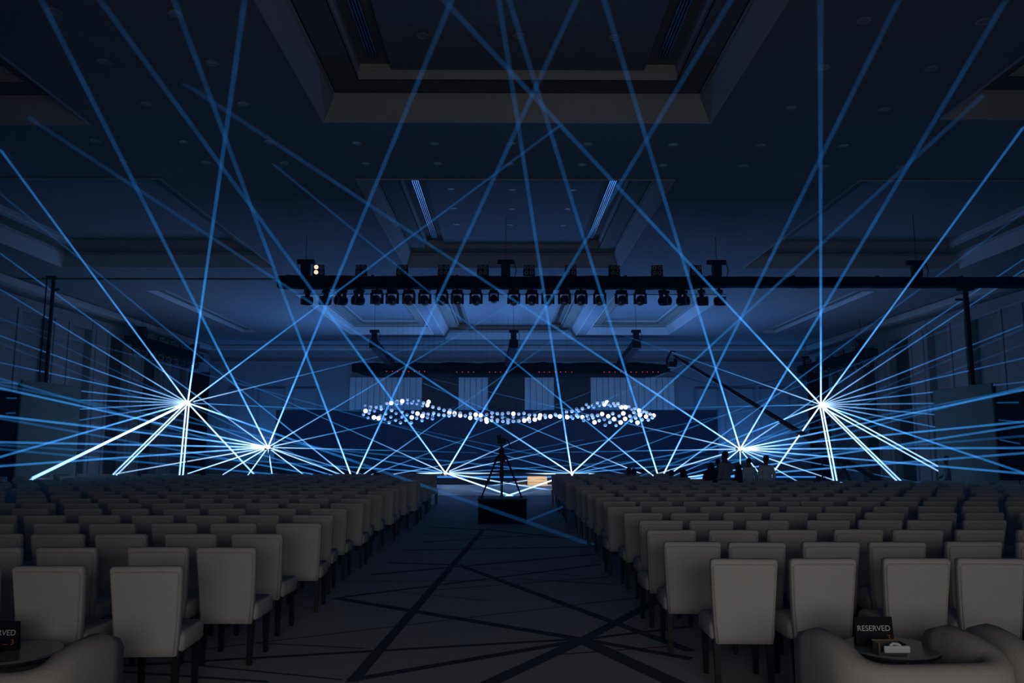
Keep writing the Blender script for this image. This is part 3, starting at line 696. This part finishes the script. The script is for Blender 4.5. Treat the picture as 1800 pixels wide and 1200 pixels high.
def pipe_mesh():
    pts = []
    for z in (.345, .5, .65, .80, .895):
        u = (z - .335) / .585; w = .425 + .07 * max(u, 0) ** .8; pts.append((w / 2 - .018, -.215 - .075 * max(u, 0) ** 1.4 - (.085 - .01 * u) / 2, z))
    top = [(.215, -.3275, .912), (.12, -.328, .914), (-.12, -.328, .914), (-.215, -.3275, .912)]
    return MB().tube(pts + top + [(-x, y, z) for x, y, z in pts[::-1]], .0055, 5)
CM = {'back': back_mesh().mesh('backrest', True), 'seat': seat_mesh().mesh('seat', True), 'pipe': pipe_mesh().mesh('piping', True)}
CM['back'].materials.append(M_fabric); CM['seat'].materials.append(M_fabric); CM['pipe'].materials.append(M_pipe)
LM = [leg_mesh(sx, sy).mesh('leg') for sx in (-1, 1) for sy in (-1, 1)]
for l in LM: l.materials.append(M_leg)
# one-mesh chair for seats too far away to show their parts
def far_chair_data():
    V, Fc, MI = [], [], []
    for b, mi in ((back_mesh(True), 0), (seat_mesh(True), 0), *[(leg_mesh(sx, sy), 1) for sx in (-1, 1) for sy in (-1, 1)]):
        o_ = len(V); b.bm.verts.index_update(); bmesh.ops.recalc_face_normals(b.bm, faces=b.bm.faces)
        V += [tuple(v.co) for v in b.bm.verts]; 
        for f in b.bm.faces: Fc.append([o_ + v.index for v in f.verts]); MI.append(mi)
        b.bm.free()
    return V, Fc, MI
FV, FF, FM = far_chair_data()
far_me = bpy.data.meshes.new('far_chair'); far_me.from_pydata(FV, [], FF); far_me.materials.append(M_fabric); far_me.materials.append(M_leg)
far_me.polygons.foreach_set('material_index', FM)
seats = []
row_shift = {(sd, k): (0 if k < 2 else random.uniform(0, .30)) for sd in ('left', 'right') for k in range(19)}
for k in range(19):                     # left block
    Y = 6.02 + 1.04 * k; n = 0
    while True:
        X = (-2.52 if k == 0 else -2.28 - row_shift['left', k] * .6) - .65 * n
        if X < -(.68 * Y + .15) or X < XL + 1.5 or (Y > 23 and X < -13.7): break
        seats.append((Y, X, k, n, 'left')); n += 1
for k in range(19):                     # right block
    Y = 6.35 + 1.04 * k; n = 0
    while True:
        X = (1.77 if k == 0 else 1.60 + row_shift['right', k] * .5) + .62 * n
        if X > .665 * Y + .15 or X > XR - 1.5: break
        if k >= 14 and X > 5.3: break
        seats.append((Y, X, k, n, 'right')); n += 1
seats.sort()
rest = []
for idx, (Y, X, k, n, side) in enumerate(seats):
    jx, jy, jr = random.uniform(-.05, .05), random.uniform(-.03, .03), R(random.uniform(-3.5, 3.5))
    if k == 0 and side == 'right' and n == 0: jx = jy = 0; jr = R(-2)
    lb = f'cream chair {side} of aisle, {nth(k + 1)} row from camera, {nth(n + 1)} seat from aisle'
    if idx >= 300: rest.append((X + jx, Y + jy, jr)); continue
    if Y < 13.2:
        o = empty('banquet_chair', (X + jx, Y + jy, 0), jr)
        b = link('backrest', CM['back'], o); link('piping', CM['pipe'], b); link('seat', CM['seat'], o)
        for l in LM: link('leg', l, o)
    else:
        o = link('banquet_chair', far_me); o.location = (X + jx, Y + jy, 0); o.rotation_euler = (0, 0, jr)
    tag(o, lb, 'chair', f'chairs in the {side} block')
if rest:
    V, Fc, MI = [], [], []
    for (x, y, a) in rest:
        c, s = math.cos(a), math.sin(a); o_ = len(V)
        V += [(x + v[0] * c - v[1] * s, y + v[0] * s + v[1] * c, v[2]) for v in FV]
        Fc += [[o_ + i for i in f] for f in FF]; MI += FM
    me = bpy.data.meshes.new('far_chair_rows'); me.from_pydata(V, [], Fc); me.materials.append(M_fabric); me.materials.append(M_leg); me.polygons.foreach_set('material_index', MI)
    tag(link('far_chair_rows', me), 'farthest rows of cream chairs packed together before the stage', 'chairs', kind='stuff')
print('CHAIRS', len(seats))

# ================================================================== LOUNGE ARMCHAIRS AND RESERVED TABLES
def armchair(loc_, rz, label):
    o = empty('lounge_armchair', loc_, rz); tag(o, label, 'armchair', 'lounge armchairs at the back row')
    # swept U shell: front of right arm -> back -> front of left arm (chair faces +Y)
    path = []
    hw, dp = .43, .36
    path += [(hw, .40), (hw, .25), (hw, .05), (hw, -.12)]
    for q in range(1, 6):
        a = R(90 * q / 6); path.append((hw - .22 + .22 * math.cos(a), -.12 - .22 * math.sin(a)))
    path += [(.10, -.34), (-.10, -.34)]
    for q in range(1, 6):
        a = R(90 + 90 * q / 6); path.append((-hw + .22 + .22 * math.cos(a), -.12 - .22 * math.sin(a)))
    path += [(-hw, -.12), (-hw, .05), (-hw, .25), (-hw, .40)]
    rg = []
    N0 = len(path)
    for i, (x, y) in enumerate(path):
        a = Vector(path[max(i - 1, 0)]); b = Vector(path[min(i + 1, N0 - 1)]); t = (b - a).normalized(); nrm = Vector((t.y, -t.x))
        e = min(i, N0 - 1 - i); h = (.60, .65, .645, .62, .60, .585, .575)[e] if e < 7 else .57; th = .10 if e > 0 else .085
        sec = []
        for (dx, z) in ((-th, .10), (-th, h * .7), (-th * .96, h - .06), (-th * .6, h - .012), (0, h), (th * .6, h - .012), (th * .96, h - .06), (th, h * .7), (th, .10)):
            sec.append((x + nrm.x * dx, y + nrm.y * dx, z))
        rg.append(sec)
    MB().loft(rg).build('shell', M_sofa, o, True)
    MB().box(-.33, .33, -.24, .38, .10, .30, .03, 2).build('seat_base', M_sofa, o, True)
    MB().box(-.325, .325, -.235, .40, .30, .43, .05, 3).build('seat_cushion', M_sofacush, o, True)
    for sx in (-.36, .36):
        for sy in (-.28, .30): MB().cyl((sx, sy, 0), (sx, sy, .11), .018, 10, .026).build('foot', M_leg, o)
    return o
armchair((2.40, 4.98, 0), R(4), 'beige rounded armchair, low back to camera, before the right reserved table')
armchair((3.50, 5.02, 0), R(-4), 'beige rounded armchair cut off by the right edge of the picture')
armchair((-2.93, 4.85, 0), R(-3), 'beige rounded armchair at bottom left, its right arm beside the aisle')
M_glyph = M_text
def text_mesh(txt, size, bold=0):
    cu = bpy.data.curves.new('lettering', 'FONT'); cu.body = txt; cu.size = size; cu.align_x = 'CENTER'; cu.align_y = 'CENTER'; cu.extrude = .0004; cu.offset = bold
    ob = bpy.data.objects.new('tmp', cu); COL.objects.link(ob)
    dg = bpy.context.evaluated_depsgraph_get(); me = bpy.data.meshes.new_from_object(ob.evaluated_get(dg))
    bpy.data.objects.remove(ob); return me
def reserved_table(c, where, rz=0):
    t = empty('side_table', (c[0], c[1], 0)); tag(t, f'round smoked-glass side table holding the {where} reserved sign', 'table', 'reserved side tables')
    MB().cyl((0, 0, .485), (0, 0, .50), .285, 40).build('table_top', M_glass, t)
    MB().loft([[(rr * math.cos(a), rr * math.sin(a), z) for a in [2 * math.pi * q / 40 for q in range(40)]] for rr, z in ((.275, .47), (.287, .47), (.287, .486), (.275, .486))], closed=True).build('rim', M_grey, t)
    for q in range(3):
        a = R(30 + 120 * q); MB().tube([(.25 * math.cos(a), .25 * math.sin(a), 0), (.20 * math.cos(a), .20 * math.sin(a), .48)], .013, 8).build('leg', M_gold, t)
    # tent card
    s = empty('reserved_sign', (c[0] - .10, c[1] - .0, .50), rz); tag(s, f'black tent card reading RESERVED on the {where} side table', 'sign', 'reserved signs')
    w, h = .245, .180; th = R(7)
    mx = Matrix.Rotation(-th, 4, 'X')
    MB().box(-w / 2, w / 2, -.0015, .0015, 0, h, mx=mx).build('front_card', M_card, s)
    mx2 = Matrix.Translation((0, 2 * math.sin(th) * h, 0)) @ Matrix.Rotation(th, 4, 'X')
    MB().box(-w / 2, w / 2, -.0015, .0015, 0, h, mx=mx2).build('rear_card', M_card, s)
    def put(me, m, x, z, nm):
        me.materials.clear(); me.materials.append(m); ob = link(nm, me, s)
        ob.matrix_local = Matrix.Rotation(-th, 4, 'X') @ Matrix.Translation((x, -.0025, z)) @ Matrix.Rotation(R(90), 4, 'X')
    put(text_mesh('RESERVED', .048), M_text, -.003, .108, 'lettering')
    put(text_mesh('3', .046), M_orange, .090, .052, 'emblem')
    put(MB().box(-.02, .02, -.0015, .0015, 0, .0005).mesh('fine_print'), M_orange, .045, .040, 'fine_print')
    # tissue holder
    h_ = empty('tissue_box', (c[0] - .10, c[1] - .19, .50), rz); tag(h_, f'gold-edged tissue box before the {where} reserved sign', 'tissue box', 'tissue boxes')
    MB().box(-.085, .085, -.05, .05, 0, .018, .003, 1).build('tray', M_acryl, h_)
    MB().box(-.085, .085, .044, .05, .018, .07).build('back_plate', M_acryl, h_)
    for x in (-.085, .079): MB().box(x, x + .006, -.05, .05, .018, .07).build('side_plate', M_acryl, h_)
    MB().box(-.088, .088, .044, .052, .07, .076).build('gold_edge', M_gold, h_); MB().box(-.090, -.084, -.052, -.046, .0, .076).build('gold_edge', M_gold, h_)
    MB().box(-.06, .10, -.062, -.045, .018, .060, .004, 1).build('tissues', M_white, h_)
    MB().tube([(-.02, -.05, .060), (.0, -.045, .072), (.03, -.05, .070), (.045, -.05, .060)], .008, 6).build('pulled_tissue', M_white, h_)
tc = on_z(1572, 1138, .5)
reserved_table((tc.x, tc.y + .04), 'right')
tc2 = on_z(18, 1144, .5)
reserved_table((tc2.x + .015, tc2.y), 'left')

# ================================================================== PEOPLE
def skin_obj(name, pts, edges, radii, m, parent, root=0, sub=2):
    me = bpy.data.meshes.new(name); me.from_pydata([Vector(p) for p in pts], edges, [])
    o = link(name, me, parent, m)
    md = o.modifiers.new('skin', 'SKIN'); md.use_smooth_shade = True
    sv = me.skin_vertices[0].data
    for i, r_ in enumerate(radii): sv[i].radius = r_ if isinstance(r_, tuple) else (r_, r_); sv[i].use_root = (i == root)
    sd = o.modifiers.new('sub', 'SUBSURF'); sd.levels = sub; sd.render_levels = sub
    return o
def hand(parent, wrist, d, side):
    m = MB(); w = Vector(wrist); d = Vector(d).normalized(); s = d.cross(Vector((0, 1, 0))).normalized() * side; f = s.cross(d)
    m.tube([w - d * .01, w + d * .04, w + d * .09], [.026, .038, .034], 8)
    for k, L_ in enumerate((.065, .078, .072, .055)):
        b = w + d * .085 + s * (.030 - .020 * k); m.tube([b, b + d * L_ * .55 + f * .004, b + d * L_ + f * .018], [.0095, .009, .006], 6)
    b = w + d * .035 + s * .035; m.tube([b, b + d * .03 + s * .022, b + d * .062 + s * .026 + f * .01], [.012, .011, .007], 6)
    return m.build('hand', M_skin, parent, True)
def person(px, ytop, Y, label, dress='thobe', sit=False, face=0, height=None, arm_bend=0):
    top = at(px, ytop, Y); hgt = height or top.z
    s = (hgt if not sit else hgt + .45) / 1.75
    if sit: dz = hgt - 1.75 * s
    else: dz = 0
    o = empty('person', (top.x, Y, 0), face); tag(o, label, 'person', 'people by the stage')
    def P(x, y, z): return (x * s, y * s, z * s + dz)
    hipz = .92
    if sit: knees = [(.11, .42, .92), (-.11, .42, .92)]; ank = [(.11, .44, .50), (-.11, .44, .50)]; toe = [(.11, .56, .47), (-.11, .56, .47)]
    else: knees = [(.10, .02, .50), (-.10, .01, .50)]; ank = [(.11, 0, .09), (-.11, -.02, .09)]; toe = [(.12, .14, .04), (-.12, .12, .04)]
    el = [(.25, -.03 + arm_bend * .08, 1.13), (-.25, -.03, 1.13)]; wr_ = [(.27, .08 + arm_bend * .22, .90 + arm_bend * .22), (-.27, .06, .90)]
    pts = [P(0, 0, .95), P(0, -.01, 1.12), P(0, 0, 1.32), P(0, 0, 1.46), P(0, .02, 1.54), P(0, .025, 1.64), P(0, .015, 1.71),
           P(.17, 0, 1.40), P(*el[0]), P(*wr_[0]), P(-.17, 0, 1.40), P(*el[1]), P(*wr_[1]),
           P(.09, 0, .88), P(*knees[0]), P(*ank[0]), P(*toe[0]), P(-.09, 0, .88), P(*knees[1]), P(*ank[1]), P(*toe[1]),
           P(0, .115, 1.615), P(.085, .015, 1.62), P(-.085, .015, 1.62)]
    ed = [(0, 1), (1, 2), (2, 3), (3, 4), (4, 5), (5, 6), (2, 7), (7, 8), (8, 9), (2, 10), (10, 11), (11, 12), (0, 13), (13, 14), (14, 15), (15, 16), (0, 17), (17, 18), (18, 19), (19, 20), (5, 21), (5, 22), (5, 23)]
    rd = [(.15, .11), (.14, .10), (.16, .105), (.055, .055), (.06, .068), (.078, .092), (.055, .065), .06, .043, .028, .06, .043, .028, .08, .055, .038, .03, .08, .055, .038, .03, .014, .018, .018]
    rd = [tuple(v * s for v in (r_ if isinstance(r_, tuple) else (r_, r_))) for r_ in rd]
    skin_obj('body', pts, ed, rd, M_skin, o)
    if dress in ('thobe', 'shirt'):
        m = M_thobe if dress == 'thobe' else M_shirt
        g = [P(0, 0, 1.44), P(0, 0, 1.33), P(0, -.005, 1.12), P(0, 0, .95), P(0, 0, .55), P(0, 0, .12), P(.185, 0, 1.39), P(*el[0]), P(wr_[0][0], wr_[0][1], wr_[0][2] + .03), P(-.185, 0, 1.39), P(*el[1]), P(wr_[1][0], wr_[1][1], wr_[1][2] + .03)]
        if sit: g[4] = P(0, .25, .95); g[5] = P(0, .44, .9)
        e = [(0, 1), (1, 2), (2, 3), (3, 4), (4, 5), (1, 6), (6, 7), (7, 8), (1, 9), (9, 10), (10, 11)]
        r_ = [(.075, .075), (.185, .125), (.165, .125), (.185, .135), (.20, .16), (.22, .19), .075, .062, .052, .075, .062, .052]
        r_ = [tuple(v * s for v in (q if isinstance(q, tuple) else (q, q))) for q in r_]
        skin_obj('robe' if dress == 'thobe' else 'long_shirt', g, e, r_, m, o)
        hr = MB(); c = P(0, -.012, 1.665); hr.sphere(c, .098 * s, 14, 10, (.92, 1.02, 1.0))
        for v in [v for v in hr.bm.verts if v.co.z < c[2] - .02 * s and v.co.y > c[1] - .02 * s]: v.co.y = c[1] - .03 * s
        hr.build('hair', M_hair, o, True)
    else:
        g = [P(0, -.005, 1.74), P(0, -.012, 1.64), P(0, -.02, 1.50), P(0, -.01, 1.33), P(0, 0, .95), P(0, 0, .5), P(0, 0, .08), P(.19, 0, 1.36), P(*el[0]), P(wr_[0][0], wr_[0][1], wr_[0][2]), P(-.19, 0, 1.36), P(*el[1]), P(*wr_[1])]
        if sit: g[5] = P(0, .28, .95); g[6] = P(0, .46, .88)
        e = [(0, 1), (1, 2), (2, 3), (3, 4), (4, 5), (5, 6), (3, 7), (7, 8), (8, 9), (3, 10), (10, 11), (11, 12)]
        r_ = [(.06, .06), (.108, .105), (.12, .11), (.20, .14), (.21, .16), (.25, .21), (.28, .25), .085, .08, .07, .085, .08, .07]
        r_ = [tuple(v * s for v in (q if isinstance(q, tuple) else (q, q))) for q in r_]
        skin_obj('abaya', g, e, r_, M_abaya, o)
    for k in (0, 1):
        hand(o, P(*wr_[k]), Vector(wr_[k]) - Vector(el[k]), 1 if k == 0 else -1)
    return o
person(1274, 793, 21.6, 'tallest standing man in patterned grey shirt, middle of the group', 'shirt', face=R(35), arm_bend=.4)
person(1346, 800, 21.8, 'standing man in pale robe, rightmost of the group', 'thobe', face=R(10))
person(1316, 805, 22.6, 'shorter standing man in pale robe, left of the rightmost man', 'thobe', face=R(15))
person(1297, 812, 22.2, 'broad figure in black abaya between the two groups of men', 'abaya', face=R(80), arm_bend=.6)
person(1250, 811, 21.8, 'figure in black abaya, leftmost of the standing group', 'abaya', face=R(-20))
person(1262, 807, 23.2, 'dark-haired man half hidden behind the tallest man', 'shirt', face=R(-30))
person(1105, 822, 23.0, 'seated dark-haired person, left of the two heads by the aisle seats', 'shirt', True)
person(1114, 823, 23.5, 'seated person, right of the two heads by the aisle seats', 'shirt', True)
person(1180, 826, 22.9, 'seated dark-haired man in pale robe between the pairs', 'thobe', True)
person(1201, 823, 22.3, 'seated figure in black hooded abaya, left of the standing group', 'abaya', True)
person(1663, 801, 24.6, 'dark figure standing before the right masking panel', 'shirt', face=R(60), arm_bend=.5)
# small video camera on the left seats
p = at(663, 836, 24.2)
o = empty('video_camera', (p.x, p.y, .72)); tag(o, 'small dark camera rig poking above the left seats near the aisle', 'camera')
dz = p.z - .72
MB().box(-.09, .09, -.16, .16, dz - .07, dz + .10, .025, 2).build('body', M_blackm, o); MB().box(-.14, -.06, -.22, -.12, dz - .10, dz - .02, .015, 2).build('viewfinder', M_blackm, o)
MB().cyl((0, 0, -.72), (0, 0, dz - .06), .02, 8).build('pole', M_blackm, o); MB().box(.02, .09, -.18, -.165, dz - .12, dz - .05, .004, 1).build('lit_screen', M_celllit, o)
